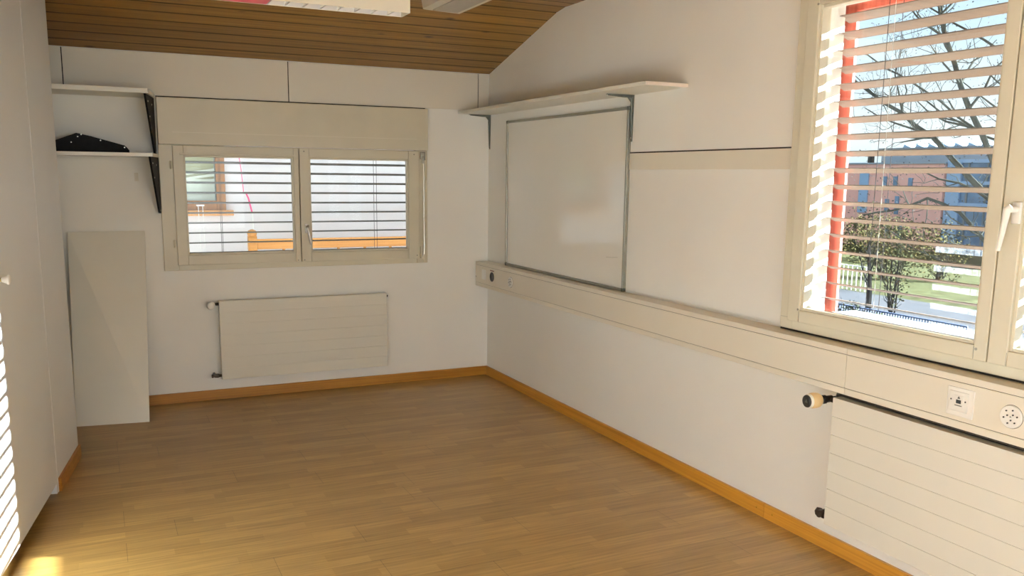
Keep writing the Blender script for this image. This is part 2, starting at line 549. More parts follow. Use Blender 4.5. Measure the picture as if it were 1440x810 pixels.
def sash(win, mp, u0, u1, z0, z1, g, name, face=0.045, gm='glass1'):
    """g = glass rectangle (u0, u1, z0, z1)"""
    bb = B(mp)
    d0 = -0.02
    bb.box((u0, d0, z0), (g[0]-0.012, face, z1), 0.003)
    bb.box((g[1]+0.012, d0, z0), (u1, face, z1), 0.003)
    bb.box((g[0]-0.0115, d0, z0), (g[1]+0.0115, face-0.001, g[2]-0.012), 0.003)
    bb.box((g[0]-0.0115, d0, g[3]+0.012), (g[1]+0.0115, face-0.001, z1), 0.003)
    s = bb.make(name, 'cream', win)
    bb = B(mp)
    ring(bb, g[0]-0.0125, g[1]+0.0125, g[2]-0.0125, g[3]+0.0125, 0.0125, 0.004, face-0.012, 0.002)
    bb.make('glazing_bead', 'cream', s)
    bb = B(mp); bb.box((g[0]-0.01, -0.0, g[2]-0.01), (g[1]+0.01, 0.005, g[3]+0.01))
    bb.make('pane', gm, s)
    return s

def handle(win, mp, u, z, face, lean=0.0, sc=1.0):
    bb = B(mp)
    bb.box((u-0.015*sc, face, z-0.036*sc), (u+0.015*sc, face+0.012, z+0.036*sc), 0.004)
    h = bb.make('handle', 'white', win, 'white lever handle', smooth=True)
    bb = B(mp)
    bb.tube([(u, face+0.01, z+0.012*sc), (u, face+0.045, z+0.012*sc)], 0.011*sc, 14)
    pts = [(u+0.006*sc, face+0.044, z+0.022*sc), (u-0.004*sc, face+0.05, z+0.012*sc), (u+lean*0.5, face+0.052, z-0.06*sc), (u+lean, face+0.05, z-0.125*sc)]
    bb.tube(pts, [0.011*sc, 0.012*sc, 0.0095*sc, 0.007*sc], 12)
    bb.make('lever', 'steel' if sc < 0.95 else 'white', h, smooth=True)
    return h

def hinge(win, mp, u, z0, z1, face):
    bb = B(mp)
    bb.cyl((u, face+0.004, z0), (u, face+0.004, z1), 0.0075, 12)
    bb.box((u-0.012, face-0.006, z0+0.006), (u, face+0.002, z1-0.006), 0.001)
    return bb.make('hinge', 'cream', win, smooth=True)

# --- window 1, back wall
mpB = lambda u, d, z: (u, -d, z)
win1 = thing('window_1', (-1.45, 0, 0.92), 'two-sash cream window in the back wall', kind='structure')
b = B(mpB)
b.box((-2.392, -0.03, 0.925), (-2.30, 0.028, 1.765), 0.002)
b.box((-0.60, -0.03, 0.925), (-0.515, 0.028, 1.765), 0.002)
b.box((-2.2995, -0.03, 0.925), (-0.6005, 0.026, 0.985), 0.002)
b.box((-2.2995, -0.03, 1.745), (-0.6005, 0.026, 1.764), 0.002)
b.box((-1.51, -0.03, 0.985), (-1.44, 0.0, 1.745))
b.make('window_frame', 'cream', win1)
s1 = sash(win1, mpB, -2.306, -1.479, 0.962, 1.760, (-2.228, -1.526, 1.042, 1.686), 'sash')
s2 = sash(win1, mpB, -1.473, -0.584, 0.962, 1.760, (-1.393, -0.680, 1.041, 1.686), 'sash')
b = B(mpB); b.box((-2.262, 0.045, 1.700), (-1.50, 0.051, 1.712), 0.002)
b.make('draught_strip', 'cream', s1)
handle(win1, mpB, -1.435, 1.20, 0.045, 0.018, 0.9)
hinge(win1, mpB, -2.318, 1.606, 1.660, 0.03); hinge(win1, mpB, -2.318, 1.082, 1.136, 0.03)
# fittings right of the right-hand sash: corner gear, rod and stay
b = B(mpB); b.box((-0.572, 0.028, 1.70), (-0.535, 0.047, 1.755), 0.003); b.box((-0.563, 0.04, 1.67), (-0.548, 0.055, 1.72), 0.003)
b.cyl((-0.555, 0.045, 1.735), (-0.555, 0.062, 1.735), 0.010, 12); b.cyl((-0.543, 0.045, 1.70), (-0.543, 0.055, 1.70), 0.007, 12)
b.make('corner_gear', 'alu', win1, smooth=True)
b = B(mpB); b.tube([(-0.549, 0.045, 1.69), (-0.549, 0.045, 0.99)], 0.004, 8)
b.tube([(-0.553, 0.048, 1.27), (-0.551, 0.056, 1.22), (-0.551, 0.056, 1.02)], 0.005, 8)
b.make('opening_rod', 'steel', win1, smooth=True)
b = B(mpB); b.box((-0.575, 0.028, 0.965), (-0.562, 0.043, 1.05), 0.002); b.cyl((-0.568, 0.04, 0.965), (-0.568, 0.05, 0.965), 0.008, 12)
b.tube([(-0.568, 0.044, 0.965), (-0.55, 0.044, 0.94)], 0.004, 8)
b.make('stay', 'cream', win1, smooth=True)
b = Sep(mpB)
for (u, z) in ((-1.50, 0.975), (-1.455, 0.975), (-0.605, 0.985), (-1.44, 1.74), (-0.625, 1.735)):
    b.cyl((u, 0.044, z), (u, 0.047, z), 0.005, 10)
b.make('cover_cap', 'alu', win1)
# outer reveal and sill
b = B(); b.box((BW[0], 0.03, BW[2]-0.015), (BW[1], WT+0.04, BW[2]+0.005), 0.002)
b.make('outer_sill', 'reveal', win1)

# --- window 2, right wall
mpR = lambda u, d, z: (-d, -u, z)
win2 = thing('window_2', (0, -4.4, 0.93), 'large cream double window in the right wall', kind='structure')
b = B(mpR)
ring(b, 3.338, 5.50, 0.932, 2.42, 0.075, -0.03, 0.032, 0.002, wb=0.05)
b.box((4.34, -0.03, 0.9825), (4.41, 0.0, 2.34))
b.make('window_frame', 'cream', win2)
sA = sash(win2, mpR, 3.400, 4.364, 0.972, 2.365, (3.479, 4.303, 1.037, 2.284), 'sash', 0.05, 'glass')
sB = sash(win2, mpR, 4.370, 5.435, 0.972, 2.365, (4.452, 5.356, 1.037, 2.284), 'sash', 0.05, 'glass')
handle(win2, mpR, 4.425, 1.487, 0.05, -0.022, 1.0)
for z in (2.19, 1.63, 1.085): hinge(win2, mpR, 3.404, z, z+0.048, 0.034)
b = Sep(mpR)
for (u, z) in ((3.462, 1.028), (4.325, 1.012), (3.462, 2.30)):
    b.cyl((u, 0.049, z), (u, 0.0515, z), 0.005, 10)
b.make('cover_cap', 'alu', win2)
b = Sep(mpR)   # fine joints of the sash corners
for (u0, u1, z0, z1) in ((3.4665, 3.468, 0.975, 1.02), (4.3155, 4.317, 0.975, 1.02), (4.4375, 4.439, 0.975, 1.02), (3.341, 3.40, 0.9815, 0.983)):
    b.box((u0, 0.0495 if u0 > 3.35 else 0.0315, z0), (u1, 0.0503 if u0 > 3.35 else 0.0323, z1))
b.make('joint_line', 'alu', win2)
b = B(mpR); b.box((3.33, 0.0, 0.921), (5.50, 0.02, 0.933))
b.make('frame_gap', 'gap', win2)
# outer red wooden surround
b = B()
b.box((0.185, -3.372, 0.97), (0.203, -3.444, 2.36), 0.003); b.box((0.185, -5.428, 0.97), (0.215, -5.488, 2.36), 0.003)
b.box((0.185, -5.427, 2.296), (0.215, -3.433, 2.36), 0.003)
b.make('outer_surround', 'redwood', win2, 'weathered red wooden outer surround')
b = B(); b.box((0.02, -5.40, 0.985), (WT+0.05, -3.455, 1.005), 0.002)
b.make('outer_sill', 'reveal', win2, 'pale outer sill')

def glare_mat():  # translucent sheet that imitates reflected bright bands on the pane
    m = bpy.data.materials.new('pane_glare')
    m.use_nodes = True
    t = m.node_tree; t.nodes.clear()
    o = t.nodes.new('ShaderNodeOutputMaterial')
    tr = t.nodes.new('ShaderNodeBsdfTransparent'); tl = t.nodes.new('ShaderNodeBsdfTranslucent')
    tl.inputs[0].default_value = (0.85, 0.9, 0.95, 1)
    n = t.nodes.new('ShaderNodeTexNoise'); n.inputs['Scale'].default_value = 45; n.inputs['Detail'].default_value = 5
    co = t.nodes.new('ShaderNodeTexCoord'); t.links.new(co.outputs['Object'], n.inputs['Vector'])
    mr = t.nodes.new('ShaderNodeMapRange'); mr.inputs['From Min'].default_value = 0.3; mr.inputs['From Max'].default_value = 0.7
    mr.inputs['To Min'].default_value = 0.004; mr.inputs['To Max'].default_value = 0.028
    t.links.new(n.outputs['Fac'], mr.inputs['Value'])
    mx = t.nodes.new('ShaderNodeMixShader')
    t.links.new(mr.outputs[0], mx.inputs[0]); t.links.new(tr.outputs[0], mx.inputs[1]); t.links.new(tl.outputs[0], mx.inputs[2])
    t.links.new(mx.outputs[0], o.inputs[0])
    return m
MAT['glare'] = glare_mat()
b = B(mpR); b.box((4.085, -0.0012, 1.027), (4.302, -0.0006, 1.375)); b.make('glare_sheet', 'glare', sA, 'added translucent sheet imitating bright reflected bands at the lower right of the pane')

# --- unseen windows added behind the photographer to brighten the room
win3 = thing('added_window_3', (0, -7.0, 1.0), kind='structure')
b = B(mpR); ring(b, 6.05, 7.95, 0.95, 2.35, 0.07, -0.03, 0.03, 0.002); b.box((6.97, -0.03, 1.02), (7.03, 0.03, 2.28)); b.make('window_frame', 'cream', win3)
win4 = thing('added_window_4', (-1.9, YR, 0.6), kind='structure')
mpK = lambda u, d, z: (u, YR+d, z)
b = B(mpK); ring(b, -3.35, -0.45, 0.6, 2.30, 0.07, -0.03, 0.03, 0.002); b.box((-1.93, -0.03, 0.67), (-1.87, 0.03, 2.23)); b.make('window_frame', 'cream', win4)

# ------------------------------------------------------------------ venetian blinds outside the panes
def blind(name, mp, u0, u1, d, z0, n, pitch, m, label, cat, cords, wdt=0.079, tilt=0.225, rail_w=0.02, cordm='cord', topz=None):
    """d: distance outward from the wall face; slats slope down outward"""
    root = thing(name, mp((u0+u1)/2, -d, z0), label, cat, 'outside venetian blinds')
    c, s = math.cos(tilt), math.sin(tilt)
    def slat_at(zz):
        bb = B(mp)
        prof = []
        K = 6
        for i in range(K+1):
            t = -1+2*i/K
            prof.append((t*wdt/2, 0.0045*(1-t*t)))
        th = 0.0012
        up = [(a, h+th) for a, h in prof]
        dn = [(a, h) for a, h in prof][::-1]
        # rolled bead along both edges
        poly = up + dn
        pts = []
        for a, h in poly:
            pts.append((u0, -d-(a*c+h*s), zz-a*s+h*c))
        bb.prism(pts, (u1-u0, 0, 0))
        for e_ in (-1, 1):
            a = e_*wdt/2
            bb.tube([(u0, -d-a*c, zz-a*s+0.001), (u1, -d-a*c, zz-a*s+0.001)], 0.0022, 6)
        return bb
    # one slat mesh, copied
    proto = slat_at(z0).make('slat', m, root, smooth=True)
    for i in range(1, n):
        o = proto.copy(); o.location = (0, 0, pitch*i); COL.objects.link(o)
    ztop = topz or z0+pitch*n
    for u in cords:
        for dd in (-wdt/2*0.96, wdt/2*0.96):
            bb = B(mp); bb.tube([(u, -d-dd, z0-0.02), (u, -d-dd, ztop)], 0.0016, 6)
            bb.make('ladder_cord', cordm, root)
    for u in (u0-rail_w*0.5, u1+rail_w*0.5):
        bb = B(mp)
        bb.box((u-rail_w*0.45, -d-0.012, z0-0.05), (u+rail_w*0.45, -d+0.012, ztop), 0.001)
        bb.make('guide_rail', 'hole', root)
    return root

blind('venetian_blind', mpB, -2.345, -0.56, 0.14, 1.098-0.07*2, 12, 0.0695, 'slat_dark',
      'dark horizontal venetian slats behind the small back window', 'blind', (-1.992, -0.872), topz=1.80, tilt=0.15, wdt=0.075)
blR = blind('venetian_blind', mpR, 3.425, 5.40, 0.125, 1.066, 18, 0.070, 'slat',
      'beige horizontal venetian slats outside the large right window', 'blind', (3.705, 4.30, 4.75, 5.2), topz=2.33)
b = B(mpR); b.tube([(3.745, -0.075, 2.3), (3.757, -0.075, 1.03)], 0.0012, 6)
b.make('pull_cord', 'cordw', blR)

# ------------------------------------------------------------------ roller shutter casing above the back window
t = thing('shutter_casing', (-1.45, 0, 1.765), 'long flat cream box cover directly above the small back window', 'casing')
b = B(); b.box((-2.391, -0.047, 1.766), (-0.514, 0, 2.069), 0.004)
b.make('casing_body', 'cream', t)
b = B(); b.box((-2.3, -0.049, 1.845), (-0.6, -0.0465, 1.847))
b.make('cover_joint', 'trunk', t)

# ------------------------------------------------------------------ whiteboard
t = thing('whiteboard', (0, -1.19, 0.92), 'large white marker board with thin grey frame on the right wall', 'whiteboard')
y0, y1, z0, z1 = -2.011, -0.368, 0.924, 1.983
b = B(); b.box((-0.012, y0+0.006, z0+0.006), (-0.002, y1-0.006, z1-0.006))
b.make('writing_surface', 'board', t)
b = B(mpR); ring(b, -y1, -y0, z0, z1, 0.017, 0.0, 0.022, 0.002)
b.make('board_frame', 'alu', t)
b = Sep()
for yy in (y0+0.009, y1-0.009):
    for zz in (z0+0.009, z1-0.009):
        b.box((-0.0225, yy-0.012, zz-0.012), (-0.001, yy+0.012, zz+0.012), 0.004)
b.make('corner_cap', 'bracket', t)
b = B(); b.tube([(-0.0125, -1.93, 1.119), (-0.0125, -1.86, 1.112), (-0.0125, -1.80, 1.109)], 0.0009, 5)
b.make('pen_mark', 'alu', t, 'faint grey pen stroke')

# ------------------------------------------------------------------ right wall shelf
t = thing('wall_shelf', (0, -1.28, 2.04), 'long white shelf board on two grey brackets above the whiteboard', 'shelf')
b = B(); b.box((-0.262, -2.532, 2.046), (0.0, -0.012, 2.065), 0.0015)
b.make('shelf_board', 'shelf', t)
b = B(); b.box((-0.261, -2.5335, 2.047), (-0.001, -2.5315, 2.064))
b.make('edge_strip', 'edge', t, 'pinkish end edging')
def pressed_bracket(parent, yc):
    bb = B()
    # vertical leg: tapered, ribbed
    w0, w1 = 0.013, 0.006
    zt, zb = 2.046, 1.788
    bb.prism([(-0.001, yc-w0, zt), (-0.001, yc+w0, zt), (-0.001, yc+w1, zb), (-0.001, yc-w1, zb)], (-0.004, 0, 0))
    bb.tube([(-0.006, yc, zt-0.004), (-0.010, yc, zt-0.06), (-0.006, yc, zb+0.012)], [0.009, 0.007, 0.004], 10)
    bb.prism([(-0.001, yc-w0, zt), (-0.001, yc+w0, zt), (-0.175, yc+w1, zt), (-0.175, yc-w1, zt)], (0, 0, -0.004))
    bb.tube([(-0.004, yc, zt-0.005), (-0.06, yc, zt-0.009), (-0.165, yc, zt-0.005)], [0.009, 0.007, 0.004], 10)
    bb.prism([(-0.003, yc-0.004, zt-0.004), (-0.045, yc-0.004, zt-0.006), (-0.006, yc-0.004, zt-0.05)], (0, 0.008, 0))
    br = bb.make('bracket', 'bracket', parent, smooth=True)
    bb = Sep()
    for zz in (zt-0.035, zt-0.1, zb+0.02): bb.lathe((-0.0085, yc+0.0, zz), (-1, 0, 0), [(0, 0.005), (0.003, 0.004)], 10)
    bb.make('screw', 'steel', br)
pressed_bracket(t, -0.028); pressed_bracket(t, -2.022)

# ------------------------------------------------------------------ left alcove shelves
def alcove_shelf(z0, z1, yf, label, dx=0.0):
    tt = thing('wall_shelf', (-2.9, 0, z0), label, 'shelf')
    xb, xf = -2.397+dx, -2.458+dx
    bb = B(); bb.prism([(-3.60, -0.008, z0), (xb, -0.008, z0), (xf, yf, z0), (-3.60, yf, z0)], (0, 0, z1-z0))
    bb.make('shelf_board', 'shelf', tt)
    # solid triangular bracket following the skewed end of the board
    zt, L = z0, 0.365
    def P(tt_, z):  # tt_: 0 at the wall, 1 at the front
        return (xb-0.004+(xf-0.012-xb)*tt_, -0.008+(yf+0.008)*tt_, z)
    bb = B(); bb.prism([P(0.0, zt), P(0.93, zt), P(0.90, zt-0.015), P(0.14, zt-L+0.006), P(0.05, zt-L), P(0.0, zt-L)], (-0.012, -0.002, 0))
    br = bb.make('bracket', 'black', tt, 'solid black triangular bracket')
    bb = Sep()
    for (q, z) in ((0.72, zt-0.04), (0.30, zt-0.05), (0.60, zt-0.13), (0.06, zt-L+0.018)):
        p = P(q, z); bb.lathe((p[0]-0.006, p[1]-0.002, p[2]), (1, -0.17, 0), [(0, 0.006), (0.0085, 0.005)], 10)
        bb.lathe((p[0]-0.006, p[1]-0.002, p[2]), (-1, 0.17, 0), [(0, 0.006), (0.0085, 0.005)], 10)
    bb.make('screw', 'steel', br)
    return tt
alcove_shelf(2.060, 2.088, -0.40, 'upper white shelf of the two in the left alcove, with black bracket')
alcove_shelf(1.679, 1.700, -0.40, 'lower white shelf of the two in the left alcove, carrying a black angular piece', 0.008)

# black angular metal piece on the lower shelf
pz = 1.7005
t = thing('metal_plate', (-2.8, -0.2, pz), 'black angular metal plate with small screws lying on the lower alcove shelf', 'metal part')
b = B()
b.prism([(-3.16, -0.2, pz), (-3.16, -0.2, 1.707), (-3.02, -0.2, 1.758), (-2.869, -0.2, 1.817), (-2.79, -0.2, 1.800), (-2.60, -0.2, 1.748), (-2.588, -0.2, 1.738), (-2.573, -0.2, 1.718), (-2.573, -0.2, pz)], (0, 0.022, 0))
b.make('plate_body', 'black', t)
b = B(); b.prism([(-3.16, -0.178, pz), (-2.60, -0.178, pz), (-2.64, -0.06, pz), (-3.16, -0.06, pz)], (0, 0, 0.012))
b.make('base_flange', 'black', t)
b = Sep()
for (x, z) in ((-2.862, 1.795), (-2.842, 1.808), (-2.735, 1.775), (-2.60, 1.735), (-2.90, 1.76)):
    b.lathe((x, -0.2, z), (0, -1, 0), [(0, 0.004), (0.003, 0.0035)], 8)
b.make('screw', 'steel', t)

# panel leaning on the back wall
t = B()
A0, A1 = (-2.984, -0.372, 0.0), (-2.560, -0.430, 0.0)
T0, T1 = (-2.962, -0.030, 1.199), (-2.503, -0.030, 1.199)
nrm = (Vector(A1)-Vector(A0)).cross(Vector(T0)-Vector(A0)).normalized()
if nrm.y < 0: nrm = -nrm
t.prism([A0, A1, T1, T0], tuple(nrm*0.018))
o = t.make('panel', 'shelf')
for v in o.data.vertices:
    if v.co.z + o.location.z < 0: v.co.z = -o.location.z
tag(o, 'tall plain white laminate panel leaning upright against the back wall in the alcove', 'panel')
b = B(); b.box((-2.546, -0.009, 1.524), (-2.522, 0, 1.578), 0.002)
tag(b.make('cover_plate', 'panel'), 'tiny white cover plate on the alcove wall below the lower shelf', 'cover plate')

# ------------------------------------------------------------------ built-in cupboard on the left
t = thing('cupboard', ML(-0.2, -2.0, 0), 'tall white built-in cupboard at the left edge with sunlight stripes', 'cupboard')
b = B(ML)
b.box((-0.16, -0.600, 0.0), (-0.001, -0.576, 2.46), 0.001)
b.box((-0.16, -3.415, 0.0), (-0.001, -3.395, 2.46), 0.001)
b.box((-0.16, -3.395, 2.40), (-0.001, -0.600, 2.459)); b.box((-0.16, -3.395, 0.0), (-0.14, -0.600, 2.40))
b.make('carcass', 'cupb', t)
b = B(ML); b.box((-0.10, -3.395, 0.0), (-0.085, -0.600, 0.055))
b.make('plinth', 'hole', t)
edges = [-0.602, -1.535, -2.465, -3.395]
for i in range(3):
    b = B(ML); b.box((-0.022, edges[i+1]+0.002, 0.052), (-0.0, edges[i]-0.002, 2.44), 0.0015)
    d = b.make('door', 'cupb', t)
    kp = ML(0.0, (-1.36, -1.72, -3.22)[i], 1.160)
    b = B(); b.lathe(kp, NL, [(-0.001, 0.012), (0.004, 0.011), (0.006, 0.008), (0.014, 0.008), (0.016, 0.011)], 20)
    kn = b.make('knob', 'brass', d, 'brass necked knob', smooth=True)
    b = B(); b.lathe(tuple(Vector(kp)+NL*0.0), NL, [(0.016, 0.010), (0.030, 0.015), (0.038, 0.020), (0.043, 0.019), (0.046, 0.012)], 24)
    b.make('knob_cap', 'white', kn, smooth=True)

# ------------------------------------------------------------------ radiators
def radiator(label, mp, u0, u1, z0, z1, dback, dface, n, valve_u, end_plug=None):
    tt = thing('radiator', mp((u0+u1)/2, dback, z0), label, 'radiator', 'flat panel radiators')
    seg = (z1-z0)/n
    bb = B(mp)
    g = 0.0022
    for i in range(n):
        bb.box((u0, dback, z0+i*seg+(g if i else 0)*0.5), (u1, dface, z0+(i+1)*seg-(g if i < n-1 else 0)*0.5), 0.0012)
    bb.box((u0+0.003, dback+0.002, z0+0.003), (u1-0.003, dface-0.0035, z1-0.003))
    bb.make('heating_panel', 'rad', tt)
    bb = Sep(mp)
    for u in (u0+0.15, (u0+u1)/2, u1-0.15):
        bb.box((u-0.015, 0, z0+0.06), (u+0.015, dback, z1-0.06))
    bb.make('wall_mount', 'rad', tt)
    dm = (dback+dface)/2
    zt, zb = z1-0.022, z0+0.025
    # valve: hex tail, dark body, head pointing into the room
    bb = B(mp)
    bb.cyl((u0+0.002, dm, zt), (u0-0.018, dm, zt), 0.011, 6)
    bb.cyl((u0-0.012, dm, zt), (u0-0.052, dm, zt), 0.0085, 14)
    bb.cyl((u0-0.030, dm, zt), (u0-0.036, dm, zt), 0.0125, 6)
    bb.cyl((valve_u, 0, zt), (valve_u, dm+0.02, zt), 0.009, 14)
    bb.cyl((valve_u, dm-0.012, zt), (valve_u, dm+0.022, zt), 0.0145, 14)
    vb = bb.make('valve', 'darkm', tt, 'dark bronze valve', smooth=True)
    return tt, vb, dm, zt, zb

r1, v1, dm, zt, zb = radiator('cream flat panel radiator on the back wall under the small window', mpB, -2.061, -0.865, 0.160, 0.712, 0.045, 0.10, 7, -2.112)
b = B(); pc = Vector(mpB(-2.112, dm+0.02, zt)); dr = Vector((-0.16, -1, 0)).normalized()
b.lathe(pc, dr, [(0, 0.018), (0.01, 0.022), (0.016, 0.026), (0.06, 0.025), (0.066, 0.022), (0.068, 0.018)], 28)
hd = b.make('valve_head', 'white', v1, 'round white thermostat head', smooth=True)
b = B(mpB); b.cyl((-2.059, dm, zb), (-2.078, dm, zb), 0.011, 6); b.cyl((-2.075, dm, zb), (-2.125, dm, zb), 0.010, 14)
b.cyl((-2.104, 0, zb), (-2.104, dm+0.012, zb), 0.011, 14); b.cyl((-2.090, dm, zb-0.012), (-2.090, dm, zb+0.014), 0.012, 6); b.cyl((-2.118, dm, zb), (-2.128, dm, zb), 0.014, 6)
b.make('return_fitting', 'darkm', r1, 'dark return fitting', smooth=True)
b = B(mpB); b.cyl((-0.867, 0.07, 0.690), (-0.852, 0.07, 0.690), 0.009, 12); b.cyl((-0.853, 0.07, 0.690), (-0.848, 0.07, 0.690), 0.005, 6)
b.make('air_vent_plug', 'darkm', r1, smooth=True)

r2, v2, dm, zt, zb = radiator('cream flat panel radiator under the large right window', mpR, 3.765, 5.45, 0.168, 0.712, 0.050, 0.12, 7, 3.712)
dr = Vector((-1, 0.06, 0.0)).normalized()
b = B(); pc = Vector(mpR(3.712, dm+0.012, zt)); b.lathe(pc, dr, [(0, 0.013), (0.012, 0.013), (0.012, 0.0185), (0.03, 0.0185), (0.034, 0.015), (0.048, 0.015)], 24)
b.make('union_nut', 'hole', v2, 'black union nut', smooth=True)
b = B(); pc = pc+dr*0.036
b.lathe(pc, dr, [(0, 0.018), (0.004, 0.024), (0.014, 0.030), (0.030, 0.0325), (0.044, 0.0325), (0.056, 0.030)], 36)
hd = b.make('valve_head', 'yell', v2, 'yellowed thermostat head', smooth=True)
b = B(); b.lathe(pc+dr*0.0562, dr, [(0, 0.030), (0.006, 0.029), (0.011, 0.0265)], 36); b.make('scale_ring', 'shelf', hd, smooth=True)
b = B(); b.lathe(pc+dr*0.0672, dr, [(0, 0.0262), (0.0035, 0.0255), (0.0045, 0.023)], 36); b.make('end_cap', 'hole', hd, 'black end cap', smooth=True)
# small grey triangular mark on the cap
q0 = pc+dr*0.0718; s_ = dr.cross(Vector((0, 0, 1))).normalized(); u_ = s_.cross(dr)
b = B(); b.prism([tuple(q0+s_*-0.009+u_*-0.006), tuple(q0+s_*0.009+u_*-0.006), tuple(q0+u_*0.010)], tuple(dr*0.0006))
b.make('mark', 'bracket', hd, 'grey triangle mark')
b = B(mpR); b.cyl((3.767, dm, zb), (3.745, dm, zb), 0.017, 6); b.cyl((3.75, dm, zb), (3.70, dm, zb), 0.013, 14)
b.cyl((3.720, 0, zb), (3.720, dm+0.022, zb), 0.016, 14); b.cyl((3.738, dm, zb), (3.730, dm, zb), 0.021, 6); b.cyl((3.706, dm, zb), (3.694, dm, zb), 0.019, 6)
b.make('return_fitting', 'darkm', r2, 'dark return fitting', smooth=True)
# supply pipe running above the panel
b = B(mpR); b.tube([(3.72, 0.045, zt+0.002), (3.735, 0.06, zt+0.022), (3.77, 0.075, zt+0.031), (3.9, 0.075, zt+0.031), (5.3, 0.075, zt+0.031)], 0.0085, 12)
b.make('supply_pipe', 'darkm', r2, 'dark pipe above the panel', smooth=True)

# ------------------------------------------------------------------ cable trunking along the right wall
TX = -0.1117
t = thing('cable_trunking', (0, -4.0, 0.734), 'long cream cable trunking running along the right wall at waist height', 'trunking')
b = B()
b.box((TX+0.004, -7.6, 0.734), (0, -0.0225, 0.9220), 0.002)
b.make('trunking_body', 'trunk', t)
def tcover(ya, yb_):
    bb = B()
    bb.box((TX, yb_, 0.8985), (TX+0.01, ya, 0.9225), 0.0015)
    bb.box((TX, yb_, 0.7335), (TX+0.01, ya, 0.7600), 0.0015)
    c = bb.make('edge_profile', 'trunk', t)
    bb = B(); bb.box((TX, yb_+0.001, 0.7618), (TX+0.01, ya-0.001, 0.8967), 0.001)
    bb.make('cover_strip', 'trunk', t)
tcover(-0.024, -3.8115); tcover(-3.8130, -7.6)
b = Sep(); b.box((TX+0.0035, -7.59, 0.7595), (TX+0.006, -0.03, 0.7625)); b.box((TX+0.0035, -7.59, 0.8962), (TX+0.006, -0.03, 0.8990))
b.make('joint_shadow_gap', 'gap', t)
b = B(); b.box((TX-0.001, -0.0235, 0.733), (0, -0.0205, 0.9235), 0.001); b.make('end_cap', 'trunk', t)
b = Sep(); b.lathe((TX-0.0005, -0.030, 0.805), (-1, 0, 0), [(0, 0.004), (0.002, 0.003)], 10); b.make('screw', 'darkm', t)

# outlets let into the trunking
b = B(); b.box((TX-0.005, -0.222, 0.796), (TX+0.0005, -0.150, 0.872), 0.002)
b.box((TX-0.008, -0.212, 0.806), (TX-0.0045, -0.160, 0.862), 0.002)
tag(b.make('blank_plate', 'white'), 'square blank plate at the far end of the trunking', 'cover plate')
sk = thing('wall_socket', (TX, -0.335, 0.835), 'black round socket near the far end of the trunking', 'socket')
b = B(); b.lathe((TX+0.001, -0.335, 0.832), (-1, 0, 0), [(0, 0.036), (0.004, 0.036), (0.005, 0.030), (0.003, 0.027), (0.0035, 0.0)], 32); b.make('socket_insert', 'hole', sk, smooth=True)
b = B(); b.box((TX-0.001, -0.371, 0.8745), (TX+0.001, -0.300, 0.8815)); b.make('marking_strip', 'red_mark', sk, 'small dark red marking strip')

def round_socket(yc, zc, r, label, th0=0.3):
    tt = thing('wall_socket', (TX, yc, zc), label, 'socket')
    bb = B(); bb.lathe((TX+0.001, yc, zc), (-1, 0, 0), [(0, r+0.0015), (0.0012, r+0.0015)], 40); bb.make('ring_gap', 'gap', tt)
    bb = B(); bb.lathe((TX+0.001, yc, zc), (-1, 0, 0), [(0, r), (0.006, r), (0.0085, r*0.95), (0.0075, r*0.6), (0.0075, 0.001)], 40)
    bb.make('socket_face', 'white', tt, smooth=True)
    bb = Sep()
    for g in range(3):
        a0 = th0+g*2*math.pi/3
        cy_, cz_ = yc+math.cos(a0)*r*0.48, zc+math.sin(a0)*r*0.48
        for (da, rr) in ((0.0, 0.30), (-0.55, 0.62), (0.55, 0.62)):
            py = yc+math.cos(a0+da)*r*rr; pz_ = zc+math.sin(a0+da)*r*rr
            bb.lathe((TX-0.006, py, pz_), (-1, 0, 0), [(0, 0.0026), (0.0035, 0.0026)], 10)
    bb.make('pin_hole', 'hole', tt)
    bb = Sep(); bb.lathe((TX-0.006, yc, zc), (-1, 0, 0), [(0, 0.003), (0.004, 0.0025)], 10); bb.make('screw', 'steel', tt)
    return tt
round_socket(-0.665, 0.829, 0.037, 'white round socket left of the middle, below the whiteboard')
round_socket(-4.523, 0.826, 0.0385, 'white round triple socket in the trunking under the right window')

tt = thing('data_socket', (TX, -4.33, 0.83), 'square white network socket in the trunking above the right radiator', 'socket')
b = B(); b.box((TX-0.004, -4.385, 0.778), (TX+0.001, -4.281, 0.879), 0.0015); b.make('cover_plate', 'white', tt)
b = B(); b.box((TX-0.0075, -4.366, 0.795), (TX-0.0035, -4.292, 0.866), 0.002); b.box((TX-0.0095, -4.350, 0.812), (TX-0.007, -4.312, 0.853), 0.0012)
b.make('centre_plate', 'white', tt, smooth=False)
b = B(); b.box((TX-0.0102, -4.341, 0.825), (TX-0.0085, -4.322, 0.838)); b.make('jack_opening', 'hole', tt)
b = B(); b.prism([(TX-0.0095, -4.337, 0.842), (TX-0.0095, -4.326, 0.842), (TX-0.0095, -4.3315, 0.851)], (-0.0007, 0, 0)); b.make('jack_mark', 'bracket', tt)
b = B(); b.box((TX-0.0102, -4.345, 0.816), (TX-0.009, -4.318, 0.819)); b.make('label_strip', 'bracket', tt)
b = Sep()
for yy in (-4.300, -4.356): b.lathe((TX-0.0072, yy, 0.835), (-1, 0, 0), [(0, 0.003), (0.0015, 0.0025)], 10)
b.make('screw', 'darkm', tt)

